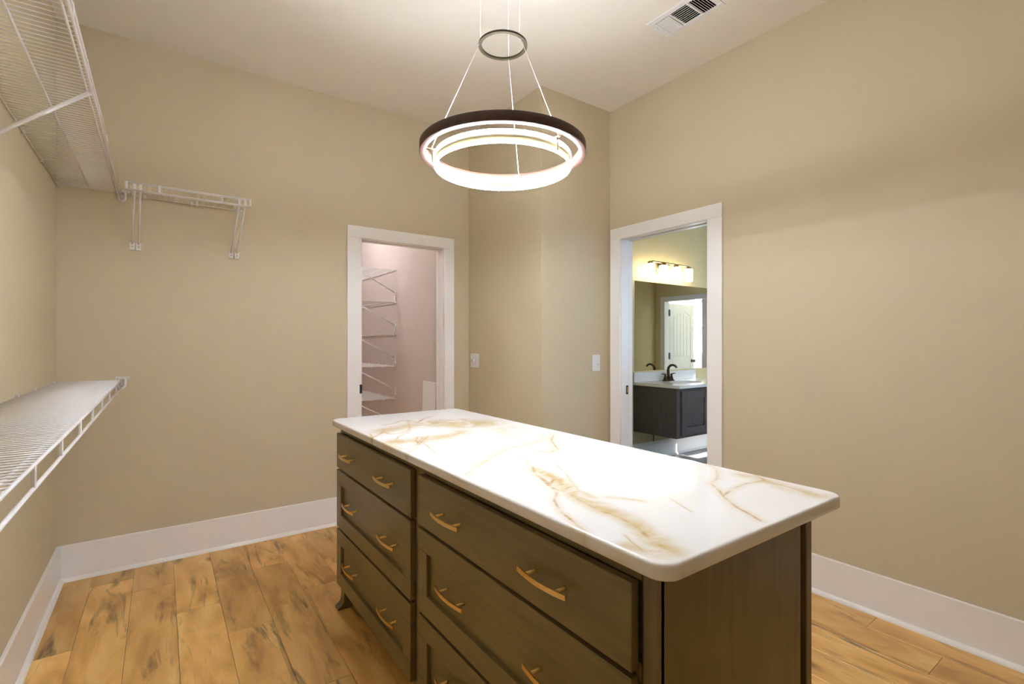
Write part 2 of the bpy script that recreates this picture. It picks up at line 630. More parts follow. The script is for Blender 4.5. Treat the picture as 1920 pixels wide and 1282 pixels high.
baseboard('baseboard_left', 'tall white baseboard under the wire shelves', 'y', YR, YB, XL, 1)
baseboard('baseboard_back', 'tall white baseboard beside the pantry doorway', 'x', XL + BT, 1.096, YB, -1)
baseboard('baseboard_right', 'tall white baseboard on the long bare wall', 'y', YR, 1.699, XR, -1)
baseboard('baseboard_corner', 'white baseboard on the boxed-out wall corner', 'x', XJ, XR, YJ, -1)
baseboard('baseboard_corner_side', 'white baseboard on the side of the boxed-out corner', 'y', YJ - BT, YB, XJ, -1)
baseboard('baseboard_rear', 'white baseboard on the rear wall', 'x', XL + BT, XR - BT, YR, 1)
baseboard('baseboard_bath', 'white baseboard under the wall-hung vanity', 'x', XB0, XB1, YB, -1)
baseboard('baseboard_pantry', 'white baseboard under the pantry shelves', 'y', YB + WT, 6.3, XP, -1)

# ---- door casings and jambs
def casing_y(n, label, x0, x1, xi0, xi1, jl, jr, z_in, z_out, y, lever):
    """doorway in a wall of constant Y (room side at y)"""
    t = thing('trim_%d' % n, ((x0 + x1) / 2, y, 0), label, None)
    t['kind'] = 'structure'
    th = 0.018
    MB().box(x0, xi0, y - th, y, 0, z_in, 0.0025).build('side_casing', 'trim', t)
    MB().box(xi1, x1, y - th, y, 0, z_in, 0.0025).build('side_casing', 'trim', t)
    MB().box(x0, x1, y - th, y, z_in, z_out, 0.0025).build('head_casing', 'trim', t)
    jt = 0.0205
    for (a, b_) in ((y, y + 0.042), (y + 0.078, y + WT)):
        MB().box(jl, jl + jt, a, b_, 0, ZT, 0.001).build('side_jamb', 'trim', t)
        MB().box(jr - jt, jr, a, b_, 0, ZT, 0.001).build('side_jamb', 'trim', t)
        MB().box(jl + jt, jr - jt, a, b_, ZT - 0.022, ZT, 0.001).build('head_jamb', 'trim', t)
    MB().box(jl, jl + jt - 0.004, y + 0.042, y + 0.078, 0, ZT, 0).build('pocket_door_edge', 'trim', t)
    MB().box(jr - jt + 0.003, jr, y + 0.042, y + 0.078, 0, ZT, 0).build('jamb_stop', 'trim', t)
    return t


t1 = casing_y(1, 'white flat casing and split jamb around the pantry doorway', 1.097, 1.969, 1.1865, 1.879, D1a, D1b, 2.062, 2.148, YB, True)
MB().box(1.1915, 1.2095, YB - 0.003, YB + 0.05, 0.922, 0.988, 0.002).build('latch_plate', 'black', t1)

t2 = thing('trim_2', (XR, (D2a + D2b) / 2, 0), 'white flat casing and split jamb around the bathroom doorway', None)
t2['kind'] = 'structure'
th = 0.018
MB().box(XR - th, XR, 2.516, 2.6115, 0, 2.062, 0.0025).build('side_casing', 'trim', t2)
MB().box(XR - th, XR, 1.700, 1.800, 0, 2.062, 0.0025).build('side_casing', 'trim', t2)
MB().box(XR - th, XR, 1.700, 2.6115, 2.062, 2.148, 0.0025).build('head_casing', 'trim', t2)
for (a, b_) in ((XR, XR + 0.042), (XR + 0.078, XR + WT)):
    MB().box(a, b_, D2b - 0.0205, D2b, 0, ZT, 0.001).build('side_jamb', 'trim', t2)
    MB().box(a, b_, D2a, D2a + 0.0205, 0, ZT, 0.001).build('side_jamb', 'trim', t2)
    MB().box(a, b_, D2a + 0.0205, D2b - 0.0205, ZT - 0.022, ZT, 0.001).build('head_jamb', 'trim', t2)
MB().box(XR + 0.042, XR + 0.078, D2b - 0.0190, D2b, 0, ZT).build('pocket_door_edge', 'trim', t2)
MB().box(XR + 0.042, XR + 0.078, D2a, D2a + 0.0190, 0, ZT).build('jamb_stop', 'trim', t2)
lp = MB().box(XR + 0.050, XR + 0.072, D2b - 0.0225, D2b - 0.015, 0.910, 0.975, 0.001).build('latch_plate', 'black', t2)
MB().box(XR + 0.057, XR + 0.064, D2b - 0.0245, D2b - 0.018, 0.922, 0.965, 0.001).build('latch_bolt', 'brass', lp)

t3 = thing('trim_3', (XB1, (D3a + D3b) / 2, 0), 'white casing around the far bathroom door', None)
t3['kind'] = 'structure'
MB().box(XB1 - th, XB1, 1.226, 1.321, 0, 2.062, 0.003).build('side_casing', 'trim', t3)
MB().box(XB1 - th, XB1, 2.100, 2.216, 0, 2.062, 0.003).build('side_casing', 'trim', t3)
MB().box(XB1 - th, XB1, 1.226, 2.216, 2.062, 2.150, 0.003).build('head_casing', 'trim', t3)
MB().box(XB1, XB1 + 0.12, D3a, D3a + 0.02, 0, ZT, 0.001).build('side_jamb', 'trim', t3)
MB().box(XB1, XB1 + 0.12, D3b - 0.02, D3b, 0, ZT, 0.001).build('side_jamb', 'trim', t3)
MB().box(XB1, XB1 + 0.12, D3a + 0.02, D3b - 0.02, ZT - 0.022, ZT, 0.001).build('head_jamb', 'trim', t3)

# far door leaf, open 90 degrees into the bedroom, arched plank panels
dx0, dx1, dy0, dy1 = XB1 + 0.135, XB1 + 0.895, 1.285, 1.320
dr = thing('door_1', (dx0, dy0, 0), 'white panelled door with arched plank panel standing open', None)
dr['kind'] = 'structure'
MB().box(dx0, dx1, dy0 + 0.006, dy1 - 0.008, 0.012, 2.035).build('door_core', 'white', dr)
st = 0.105
for (a, b_) in ((dx0, dx0 + st), (dx1 - st, dx1)):
    MB().box(a, b_, dy1 - 0.008, dy1, 0.012, 2.035, 0.002).build('stile', 'white', dr)
for (a, b_) in ((0.012, 0.24), (0.86, 1.00)):
    MB().box(dx0 + st, dx1 - st, dy1 - 0.008, dy1, a, b_, 0.002).build('rail', 'white', dr)
n = 14
arc = []
for i in range(n + 1):
    u = i / n
    x = dx0 + st + u * (dx1 - dx0 - 2 * st)
    arc.append((x, 1.80 + 0.10 * math.sin(PI * u) ** 0.8))
MB().prism(arc + [(dx1 - st, 2.035), (dx0 + st, 2.035)], 'y', dy1 - 0.008, dy1).build('arched_rail', 'white', dr)
nb = 5
bw = (dx1 - dx0 - 2 * st - 0.06) / nb
for i in range(nb):
    x = dx0 + st + 0.03 + i * bw
    zt = 1.77 + 0.09 * math.sin(PI * (i + 0.5) / nb) ** 0.8
    MB().box(x + 0.003, x + bw - 0.003, dy1 - 0.008, dy1 - 0.002, 1.03, zt, 0.002).build('panel_board', 'white', dr)
    MB().box(x + 0.003, x + bw - 0.003, dy1 - 0.008, dy1 - 0.002, 0.27, 0.83, 0.002).build('panel_board', 'white', dr)
for z in (0.25, 0.985, 1.80):
    MB().box(XB1 + 0.100, dx0 + 0.012, dy1 - 0.012, dy1 + 0.010, z, z + 0.12, 0.002).tube([(dx0 - 0.008, dy1 + 0.006, z - 0.004), (dx0 - 0.008, dy1 + 0.006, z + 0.114)], 0.008, 8).build('hinge', 'slategrey', dr)
MB().lathe([(0.032, 0), (0.032, 0.008), (0.012, 0.012), (0.012, 0.035), (0.026, 0.045), (0.030, 0.058), (0.024, 0.07), (0.004, 0.074)], (dx1 - 0.07, dy1, 0.94), 20, 'y').build('door_knob', 'slategrey', dr)


# ------------------------------------------------------------------ island: worktop
SX0, SX1, SY0, SY1 = 0.683, 1.385, 0.518, 2.500
SZ, ST_ = 0.920, 0.030


def ground(u, v, z):
    a = (u - 960) / 925.8
    q = -(v - 642.34) / 925.8
    s, c = math.sin(YAW), math.cos(YAW)
    t = (z - H) / q
    return ((s + a * c) * t, (c - a * s) * t)


def worktop():
    rr, bv, st = 0.040, 0.007, 0.0042
    x0, x1, y0, y1 = SX0 + bv, SX1 - bv, SY0 + bv, SY1 - bv
    r = rr - bv
    nx = int((x1 - x0) / st)
    ny = int((y1 - y0) / st)
    gx, gy = np.meshgrid(np.linspace(x0, x1, nx + 1), np.linspace(y0, y1, ny + 1), indexing='ij')
    X, Y = gx.copy(), gy.copy()
    cx = np.where(gx < x0 + r, x0 + r, np.where(gx > x1 - r, x1 - r, gx))
    cy = np.where(gy < y0 + r, y0 + r, np.where(gy > y1 - r, y1 - r, gy))
    dx, dy = gx - cx, gy - cy
    hyp = np.hypot(dx, dy)
    mx = np.maximum(abs(dx), abs(dy))
    f = np.where(hyp > 1e-9, mx / np.maximum(hyp, 1e-9), 1.0)
    X, Y = cx + dx * f, cy + dy * f
    idx = np.arange((nx + 1) * (ny + 1)).reshape(nx + 1, ny + 1)
    verts = [(float(a), float(b_), SZ) for a, b_ in zip(X.ravel(), Y.ravel())]
    faces = [(int(idx[i, j]), int(idx[i + 1, j]), int(idx[i + 1, j + 1]), int(idx[i, j + 1])) for i in range(nx) for j in range(ny)]
    # boundary loop, counter-clockwise
    loop = [idx[i, 0] for i in range(nx)] + [idx[nx, j] for j in range(ny)] + [idx[i, ny] for i in range(nx, 0, -1)] + [idx[0, j] for j in range(ny, 0, -1)]
    loop = [int(q) for q in loop]
    nrm = []
    for q in loop:
        i, j = divmod(q, ny + 1)
        ddx, ddy = float(dx[i, j]), float(dy[i, j])
        if i == 0 and ddx == 0: ddx = -1
        if i == nx and ddx == 0: ddx = 1
        if j == 0 and ddy == 0: ddy = -1
        if j == ny and ddy == 0: ddy = 1
        L = math.hypot(ddx, ddy)
        nrm.append((ddx / L, ddy / L))
    prof = [(bv * math.sin(t), -bv * (1 - math.cos(t))) for t in (PI / 8, PI / 4, 3 * PI / 8, PI / 2)]
    bb = 0.003
    prof += [(bv, -(ST_ - bb)), (bv - bb, -ST_)]
    prev = loop
    for (o, z) in prof:
        ring = []
        for q, nn in zip(loop, nrm):
            p = verts[q]
            ring.append(len(verts))
            verts.append((p[0] + nn[0] * o, p[1] + nn[1] * o, SZ + z))
        m = len(loop)
        for i in range(m):
            faces.append((prev[i], ring[i], ring[(i + 1) % m], prev[(i + 1) % m]))
        prev = ring
    faces.append(tuple(prev[::-1]))
    me = bpy.data.meshes.new('worktop')
    org = Vector(((SX0 + SX1) / 2, (SY0 + SY1) / 2, SZ - ST_))
    va = np.array(verts)
    me.from_pydata([tuple(q) for q in (va - np.array(org))], [], faces)
    for p in me.polygons:
        p.use_smooth = len(p.vertices) == 4
    # vein distance field and tan clouds, laid out from where they lie on the slab
    def wp(pts, s, o):
        return [ground(x / s + o[0], y / s + o[1], SZ) for x, y in pts]
    A = (1.979, (600, 750))
    B = (6.4, (600, 750))
    veins = [
        (wp([(600, 405), (630, 450), (700, 415), (770, 385), (830, 405), (940, 400), (1060, 370), (1080, 330), (1050, 250), (1090, 252)], *B), 1.0),
        (wp([(720, 400), (770, 365), (740, 340), (860, 330)], *B), 0.8),
        (wp([(760, 300), (880, 280), (960, 250), (1060, 240), (1100, 255), (1170, 268), (1240, 225), (1340, 195)], *B), 1.0),
        (wp([(820, 500), (900, 490), (940, 440), (1000, 410), (1080, 385)], *B), 0.7),
        (wp([(870, 540), (1000, 590), (1080, 570), (1160, 530), (1215, 470), (1235, 440), (1170, 440), (1150, 480), (1180, 520)], *B), 0.9),
        (wp([(1060, 630), (1120, 600), (1190, 530), (1260, 460), (1300, 430)], *B), 1.1),
        (wp([(1240, 510), (1320, 580), (1380, 635)], *B), 0.7),
        (wp([(870, 120), (858, 150), (885, 185), (850, 192), (800, 190)], *A), 0.9),
        (wp([(745, 205), (790, 250), (798, 275), (840, 300), (870, 330), (930, 345), (960, 370), (1040, 410), (1100, 430), (1160, 460), (1210, 500), (1240, 530), (1310, 560)], *A), 1.3),
        (wp([(830, 295), (880, 345), (868, 370), (890, 410), (940, 450), (985, 490)], *A), 0.9),
        (wp([(870, 290), (850, 318), (820, 290)], *A), 1.2),
        (wp([(870, 120), (800, 155), (700, 180), (640, 210), (580, 250), (540, 275)], *A), 0.35),
        (wp([(870, 235), (910, 270), (960, 335), (1020, 360)], *A), 0.5),
        (wp([(1070, 360), (1130, 365), (1200, 375)], *A), 1.0),
        (wp([(1130, 500), (1160, 530), (1200, 560), (1260, 560)], *A), 0.5),
        (wp([(1445, 240), (1470, 255), (1475, 288), (1450, 308), (1480, 335), (1500, 360), (1550, 400), (1590, 420), (1635, 447)], *A), 1.0),
        (wp([(1500, 352), (1530, 330), (1580, 310), (1640, 300), (1650, 296), (1600, 270), (1560, 255)], *A), 0.9),
        (wp([(1650, 300), (1750, 325), (1840, 352)], *A), 0.5),
        (wp([(1300, 365), (1340, 390), (1380, 415)], *A), 0.35),
        (wp([(620, 80), (650, 92), (600, 100)], *A), 0.6),
    ]
    P = va[:, :2]
    dist = np.full(len(P), 1.0)
    for pl, w in veins:
        for (ax, ay), (bx_, by) in zip(pl[:-1], pl[1:]):
            ex, ey = bx_ - ax, by - ay
            t = np.clip(((P[:, 0] - ax) * ex + (P[:, 1] - ay) * ey) / max(ex * ex + ey * ey, 1e-12), 0, 1)
            d_ = np.hypot(P[:, 0] - ax - t * ex, P[:, 1] - ay - t * ey)
            dist = np.minimum(dist, np.maximum(d_, 0.0) / w)
    clouds = [
        (wp([(230, 115), (330, 95), (420, 80), (520, 75), (560, 90)], *A), 0.060, 0.8),
        (wp([(450, 85), (530, 90), (590, 85)], *A), 0.11, 1.0),
        (wp([(280, 155), (360, 150), (440, 140), (520, 120)], *A), 0.060, 0.85),
        (wp([(860, 140), (790, 160), (680, 185), (600, 235), (545, 270)], *A), 0.050, 0.45),
        (wp([(640, 90), (700, 130), (760, 170)], *A), 0.06, 0.4),
        (wp([(800, 260), (880, 290), (960, 355), (1060, 405), (1150, 445), (1220, 500), (1300, 560)], *A), 0.028, 1.0),
        (wp([(1140, 540), (1210, 560), (1280, 575)], *A), 0.022, 0.8),
        (wp([(1560, 275), (1650, 300), (1750, 330), (1840, 352)], *A), 0.03, 0.7),
        (wp([(700, 100), (820, 130), (880, 200)], *A), 0.05, 0.35),
    ]
    cloud = np.zeros(len(P))
    for pl, wd, s in clouds:
        dm = np.full(len(P), 9.0)
        for (ax, ay), (bx_, by) in zip(pl[:-1], pl[1:]):
            ex, ey = bx_ - ax, by - ay
            t = np.clip(((P[:, 0] - ax) * ex + (P[:, 1] - ay) * ey) / max(ex * ex + ey * ey, 1e-12), 0, 1)
            dm = np.minimum(dm, np.hypot(P[:, 0] - ax - t * ex, P[:, 1] - ay - t * ey))
        cloud = np.maximum(cloud, s * np.exp(-(dm / wd) ** 2))
    for nm, arr in (('vein', dist), ('cloud', cloud)):
        at = me.attributes.new(nm, 'FLOAT', 'POINT')
        at.data.foreach_set('value', arr.astype(np.float32))
    me.materials.append(M['marble'])
    me.validate()
    o = bpy.data.objects.new('worktop', me)
    C.objects.link(o)
    o.location = org
    tag(o, 'white quartz worktop with gold veins lying on the drawer cabinets', 'worktop')
    return o


worktop()

# ------------------------------------------------------------------ island: drawer cabinets
FX = 0.726          # face-frame plane
DX = 0.705          # drawer-front plane
BX1 = 1.281
ROWS = [(0.687, 0.853, False), (0.400, 0.676, True), (0.118, 0.388, True)]

# one brass pull, built around its centre on the drawer face (x<0 = outward)
def pull_meshes():
    L, proj, bow = 0.168, 0.026, 0.010
    bar = MB()
    N = 12
    top, bot, it, ib = [], [], [], []
    for i in range(N + 1):
        u = -1 + 2 * i / N
        y = u * L / 2
        x = -proj - bow * (1 - u * u)
        for lst, dx_, z in ((top, -0.0025, 0.0058), (bot, -0.0025, -0.0058), (it, 0.0025, 0.0058), (ib, 0.0025, -0.0058)):
            lst.append(bar.bm.verts.new((x + dx_, y, z)))
    for i in range(N):
        for A_, B_ in ((top, bot), (bot, ib), (ib, it), (it, top)):
            bar.bm.faces.new((A_[i], A_[i + 1], B_[i + 1], B_[i]))
    bar.bm.faces.new((top[0], bot[0], ib[0], it[0]))
    bar.bm.faces.new((top[N], it[N], ib[N], bot[N]))
    barm = bar.mesh('pull_bar', 'brass')
    pm = MB().lathe([(0.0055, 0.0), (0.0055, -0.003), (0.0038, -0.006), (0.0038, -proj - 0.006)], (0, 0, 0), 10, 'x').mesh('post', 'brass')
    return barm, pm


BAR, POST = pull_meshes()


def add_pull(drawer, y, z):
    h = inst('handle', BAR, drawer, Vector((DX, y, z)) - root_loc(drawer))
    for s in (-1, 1):
        inst('post', POST, h, (0, s * 0.051, 0))


def drawer_cabinet(y0, y1, dy0_, dy1_, label, end_panel):
    t = thing('drawer_cabinet', ((FX + BX1) / 2, (y0 + y1) / 2, 0), label, 'cabinet', 'island drawer cabinets')
    # carcass
    bd = MB()
    bd.box(FX + 0.02, BX1, y0 + (0.018 if end_panel else 0), y1, 0.105, 0.889)
    bd.build('body', 'cabz', t)
    # face frame: stiles, rails
    sw = 0.040
    MB().box(FX, FX + 0.02, y0, y0 + sw, 0.105, 0.889, 0.006 if end_panel else 0.001, 3 if end_panel else 1).build('stile', 'cabz', t)
    MB().box(FX, FX + 0.02, y1 - sw, y1, 0.105, 0.889, 0.001).build('stile', 'cabz', t)
    for (a, b_) in ((0.855, 0.889), (0.665, 0.700), (0.376, 0.412), (0.105, 0.135)):
        MB().box(FX + 0.0005, FX + 0.0195, y0 + sw, y1 - sw, a, b_).build('rail', 'cab', t)
    # recessed toe board
    MB().box(FX + 0.075, FX + 0.09, y0 + 0.03, y1 - 0.03, 0.0, 0.105).build('toe_board', 'cabz', t)
    if end_panel:
        MB().box(FX + 0.001, 1.257, y0, y0 + 0.018, 0.0, 0.889, 0.001).build('end_panel', 'cabz', t)
    else:
        MB().box(FX + 0.02, BX1, y1, y1 + 0.004, 0.0, 0.889).build('end_panel', 'cabz', t)
    # back skin with a proud edge
    MB().box(1.279, 1.306, y0 - (0.004 if end_panel else 0), y1, 0.0, 0.889, 0.002).build('back_panel', 'cabz', t)
    # drawers
    for (z0, z1, shaker) in ROWS:
        if shaker:
            w = 0.068
            d_ = MB().box(DX + 0.014, FX - 0.0005, dy0_ + w - 0.004, dy1_ - w + 0.004, z0 + w - 0.004, z1 - w + 0.004).build('drawer', 'cab', t)
            MB().box(DX, FX - 0.0005, dy0_, dy1_, z0, z0 + w, 0.0015).build('front_rail', 'cab', d_)
            MB().box(DX, FX - 0.0005, dy0_, dy1_, z1 - w, z1, 0.0015).build('front_rail', 'cab', d_)
            MB().box(DX, FX - 0.0005, dy0_, dy0_ + w, z0 + w, z1 - w, 0.0012).build('front_stile', 'cabz', d_)
            MB().box(DX, FX - 0.0005, dy1_ - w, dy1_, z0 + w, z1 - w, 0.0012).build('front_stile', 'cabz', d_)
        else:
            d_ = MB().box(DX, FX - 0.0005, dy0_, dy1_, z0, z1, 0.0025, 2).build('drawer', 'cab', t)
        c = (dy0_ + dy1_) / 2
        zc = (z0 + z1) / 2
        hx = 0.014 if shaker else 0.0
        for s in (-1, 1):
            h = inst('handle', BAR, d_, Vector((DX + hx, c + s * 0.2275, zc)) - root_loc(d_))
            for q in (-1, 1):
                inst('post', POST, h, (0, q * 0.051, 0))
    return t


def foot(t, y, sy):
    # flared bracket foot under the face frame
    b_ = MB()
    b_.prism([(FX + 0.002, 0.112), (FX + 0.040, 0.112), (FX + 0.040, 0.0), (FX - 0.028, 0.0), (FX - 0.028, 0.008), (FX - 0.014, 0.016), (FX - 0.003, 0.026), (FX + 0.002, 0.038)], 'y', min(y, y + sy * 0.05), max(y, y + sy * 0.05), 0.001)
    b_.build('foot', 'cabz', t)


cA = drawer_cabinet(1.567, 2.478, 1.597, 2.474, 'olive-brown stained drawer cabinet next to the pantry doorway', False)
cB = drawer_cabinet(0.566, 1.566, 0.612, 1.537, 'olive-brown stained drawer cabinet with smooth end panel', True)
foot(cA, 2.478, -1)
foot(cA, 1.575, 1)
foot(cB, 1.556, -1)
foot(cB, 0.590, 1)

# ------------------------------------------------------------------ ring pendant lamp
LX, LY = 1.028, 1.502
lamp = thing('ring_pendant_lamp', (LX, LY, 1.93), 'round pendant lamp with brown outer ring and two glowing hoops', 'lamp')
NR = 96
MB().lathe([(0.303, 1.980), (0.303, 2.011), (0.3015, 2.0125), (0.281, 2.0125), (0.2795, 2.011), (0.2795, 1.980), (0.281, 1.9785), (0.3015, 1.9785)], (LX, LY, 0), NR, closed=True).build('outer_ring', 'ringwood', lamp)
R2 = 0.246
MB().lathe([(R2 + 0.0025, 1.939), (R2 + 0.0025, 1.971), (R2 - 0.0025, 1.971), (R2 - 0.0025, 1.939)], (LX, LY, 0), NR, closed=True).build('inner_band', 'ringin', lamp)
def circ(r, z, n):
    return [(LX + r * math.cos(2 * PI * i / n), LY + r * math.sin(2 * PI * i / n), z) for i in range(n)]
MB().tube(circ(R2, 1.974, NR), 0.0040, 8, closed=True).build('upper_led_hoop', 'led', lamp)
MB().tube(circ(R2, 1.936, NR), 0.0046, 8, closed=True).build('lower_led_hoop', 'led', lamp)
MB().lathe([(0.090, 2.386), (0.090, 2.393), (0.078, 2.393), (0.078, 2.386)], (LX, LY, 0), 64, closed=True, smooth=False).build('spreader_ring', 'bronze', lamp)
MB().lathe([(0.11, 3.05), (0.11, 3.03), (0.104, 3.024), (0.01, 3.022)], (LX, LY, 0), 40).build('ceiling_canopy', 'bronze', lamp)
# three hangers: from canopy straight to the spreader, then splayed to the hoop
vdir = Vector((math.sin(YAW), math.cos(YAW)))
vrt = Vector((math.cos(YAW), -math.sin(YAW)))
for ang in (76, 196, 316):
    a = math.radians(ang) - YAW
    cs, sn = math.cos(a), math.sin(a)
    sp = (LX + 0.085 * cs, LY + 0.085 * sn)
    hp = (LX + 0.262 * cs, LY + 0.262 * sn)
    MB().tube([(sp[0], sp[1], 3.03), (sp[0], sp[1], 2.389)], 0.0011, 6).tube([(sp[0], sp[1], 2.389), (hp[0], hp[1], 1.982)], 0.0012, 6).build('hanging_wire', 'white', lamp)
    br = MB()
    br.tube([(LX + (R2 - 0.008) * cs, LY + (R2 - 0.008) * sn, 1.980), (LX + 0.281 * cs, LY + 0.281 * sn, 1.982)], 0.005, 4)
    br.tube([(LX + (R2 + 0.010) * cs, LY + (R2 + 0.010) * sn, 1.982), (LX + (R2 + 0.010) * cs, LY + (R2 + 0.010) * sn, 1.934)], 0.0045, 4)
    br.build('bracket', 'nickel', lamp)

# ------------------------------------------------------------------ wire shelves
RW, RR_ = 0.0016, 0.0040


def wire_shelf(label, T, length, depth, z, posts, individual, clips, mids=(0.5,), group=None, spacing=0.0254, lip=0.042, start=0.0):
    """T(u, v, z) -> world; u along the wall, v out from it"""
    base = Vector(T(start + (length - start) / 2, 0, z - lip))
    t = thing('wire_shelf', base, label, 'shelf', group)
    def tb(name, pts, r, n=6, mat='wire'):
        return MB().tube([T(*p) for p in pts], r, n).build(name, mat, t)
    tb('back_wire', [(start, 0.006, z - 0.003), (length, 0.006, z - 0.003)], RR_ * 0.8)
    for mfrac in mids:
        tb('support_wire', [(start, depth * mfrac, z - 0.005), (length, depth * mfrac, z - 0.005)], RR_ * 0.85)
    tb('front_rail', [(start, depth - 0.002, z - 0.0035), (length, depth - 0.002, z - 0.0035)], RR_, 8)
    tb('front_rail', [(start, depth, z - lip), (length, depth, z - lip)], RR_, 8)
    tb('deck_edge_wire', [(start, depth - 0.022, z - 0.005), (length, depth - 0.022, z - 0.005)], RR_ * 0.9)
    for u in posts:
        w = 0.006
        a, b_ = Vector(T(u - w, depth - 0.003, z - lip)), Vector(T(u + w, depth + 0.003, z - 0.002))
        MB().box(min(a.x, b_.x), max(a.x, b_.x), min(a.y, b_.y), max(a.y, b_.y), a.z, b_.z, 0.001).build('lip_post', 'wire', t)
    nw = int((length - start) / spacing)
    if individual:
        p0, p1 = Vector(T(0, 0.002, z)), Vector(T(0, depth - 0.001, z))
        me = MB().tube([p0 - p0, p1 - p0], RW, 5).mesh('cross_wire', 'wire')
        for i in range(nw):
            inst('cross_wire', me, t, Vector(T(start + (i + 0.5) * spacing, 0.002, z)) - base)
    else:
        m_ = MB()
        for i in range(nw):
            u = start + (i + 0.5) * spacing
            m_.tube([T(u, 0.002, z), T(u, depth - 0.001, z)], RW, 4, caps=False)
        o = m_.build('cross_wires', 'wire', t)
        o['kind'] = 'stuff'
    for u in clips:
        a, b_ = Vector(T(u - 0.006, -0.0005, z - 0.012)), Vector(T(u + 0.006, 0.012, z + 0.012))
        MB().box(min(a.x, b_.x), max(a.x, b_.x), min(a.y, b_.y), max(a.y, b_.y), a.z, b_.z, 0.002).build('wall_clip', 'wire', t)
    return t


def end_bracket(t, T, u, depth, z, sgn, wallmat='wire'):
    """cup that carries the front rail at a side wall; sgn = direction along u away from that wall"""
    pts = []
    for i in range(9):
        a = PI + PI * i / 8
        pts.append((u + sgn * 0.012, depth + 0.016 * math.cos(a), z - 0.028 + 0.018 * math.sin(a)))
    pts = [(u + sgn * 0.012, depth - 0.016, z + 0.004)] + pts + [(u + sgn * 0.012, depth + 0.016, z + 0.004)]
    o = MB().tube([T(*p) for p in pts], 0.006, 6, flat=None).build('end_bracket', 'wire', t)
    a, b_ = Vector(T(u, depth - 0.03, z + 0.002)), Vector(T(u + sgn * 0.006, depth + 0.034, z + 0.018))
    MB().box(min(a.x, b_.x), max(a.x, b_.x), min(a.y, b_.y), max(a.y, b_.y), a.z, b_.z, 0.002).build('bracket_plate', 'wire', o)
    a, b_ = Vector(T(u + 0.0005 * sgn, depth - 0.008, z - 0.036)), Vector(T(u + sgn * 0.004, depth + 0.008, z - 0.002))
    MB().box(min(a.x, b_.x), max(a.x, b_.x), min(a.y, b_.y), max(a.y, b_.y), a.z, b_.z, 0.001).build('bracket_cup', wallmat, o)
    for dv in (-0.02, 0.025):
        c = Vector(T(u + sgn * 0.007, depth + dv, z + 0.010))
        MB().box(c.x - 0.003, c.x + 0.003, c.y - 0.003, c.y + 0.003, c.z - 0.003, c.z + 0.003, 0.001).build('screw', 'steel', o)


def brace(t, T, u0, u1, depth, z_top, z_foot, r=0.0055, hook=True, foot_h=0.042):
    """slanting support from the front rail to the wall; u0 at wall, u1 at the rail"""
    o = MB().tube([T(u0, 0.010, z_foot + foot_h * 0.35), T(u1, depth - 0.004, z_top)], r, 8).build('support_brace', 'wire', t)
    a, b_ = Vector(T(u0 - 0.013, 0.0, z_foot - foot_h / 2)), Vector(T(u0 + 0.013, 0.012, z_foot + foot_h / 2))
    f = MB().box(min(a.x, b_.x), max(a.x, b_.x), min(a.y, b_.y), max(a.y, b_.y), a.z, b_.z, 0.002).build('foot_plate', 'wire', o)
    a, b_ = Vector(T(u0 - 0.004, 0.011, z_foot - 0.006)), Vector(T(u0 + 0.004, 0.0145, z_foot + 0.002))
    MB().box(min(a.x, b_.x), max(a.x, b_.x), min(a.y, b_.y), max(a.y, b_.y), a.z, b_.z, 0.001).build('screw', 'steel', o)
    if hook:
        a, b_ = Vector(T(u1 - 0.007, depth - 0.008, z_top - 0.006)), Vector(T(u1 + 0.007, depth - 0.0005, z_top + 0.030))
        MB().box(min(a.x, b_.x), max(a.x, b_.x), min(a.y, b_.y), max(a.y, b_.y), a.z, b_.z, 0.001).build('rail_hook', 'wire', o)


TL = lambda u, v, z: (XL + v, YB - u, z)          # left wall, u measured from the back corner
DEP = 0.278
LEN = 4.2
ups = [YB - y for y in (3.356, 2.96, 2.61, 2.30, 1.955, 1.65, 1.345, 1.04, 0.735, 0.43, 0.125, -0.18, -0.485)]
s1 = wire_shelf('long white wire shelf high on the wall, with a slanting brace', TL, LEN, DEP, 2.150, ups, True, [0.02, 0.45, 0.83, 1.3, 1.8], mids=(0.5,), group='wire shelves in the closet', start=0.008)
end_bracket(s1, TL, 0.0, DEP, 2.150, 1)
brace(s1, TL, YB - 2.10, YB - 2.10, DEP, 2.108, 1.868, 0.0065)
brace(s1, TL, YB - 0.60, YB - 0.60, DEP, 2.112, 1.868, 0.0065)
lps = [YB - y for y in (3.159, 2.772, 2.42, 2.10, 1.795, 1.477, 1.184, 0.88, 0.575, 0.27, -0.035, -0.34)]
s2 = wire_shelf('long white wire shelf at waist height above the baseboard', TL, LEN, DEP, 1.083, lps, True, [0.13, 0.60, 0.93, 1.4], mids=(0.5,), group='wire shelves in the closet', start=0.008)
end_bracket(s2, TL, 0.0, DEP, 1.083, 1)
brace(s2, TL, YB - 0.55, YB - 0.55, DEP, 1.045, 0.80, 0.0065)

TB = lambda u, v, z: (u, YB - v, z)               # back wall, u = world X
s3 = wire_shelf('short white wire shelf with two pairs of upright braces', TB, 0.440, 0.318, 2.145, [-0.146, -0.004, 0.289, 0.434], True, [-0.075, 0.155, 0.40], mids=(0.45,), group='wire shelves in the closet', start=-0.150)
for u0, u1 in ((-0.133, -0.112), (-0.103, -0.087), (0.366, 0.378), (0.398, 0.408)):
    brace(s3, TB, u0, u1, 0.318, 2.110, 1.852, 0.0055)
MB().box(0.178, 0.188, YB - 0.012, YB, 2.128, 2.162, 0.002).build('wall_clip', 'wire', s3)

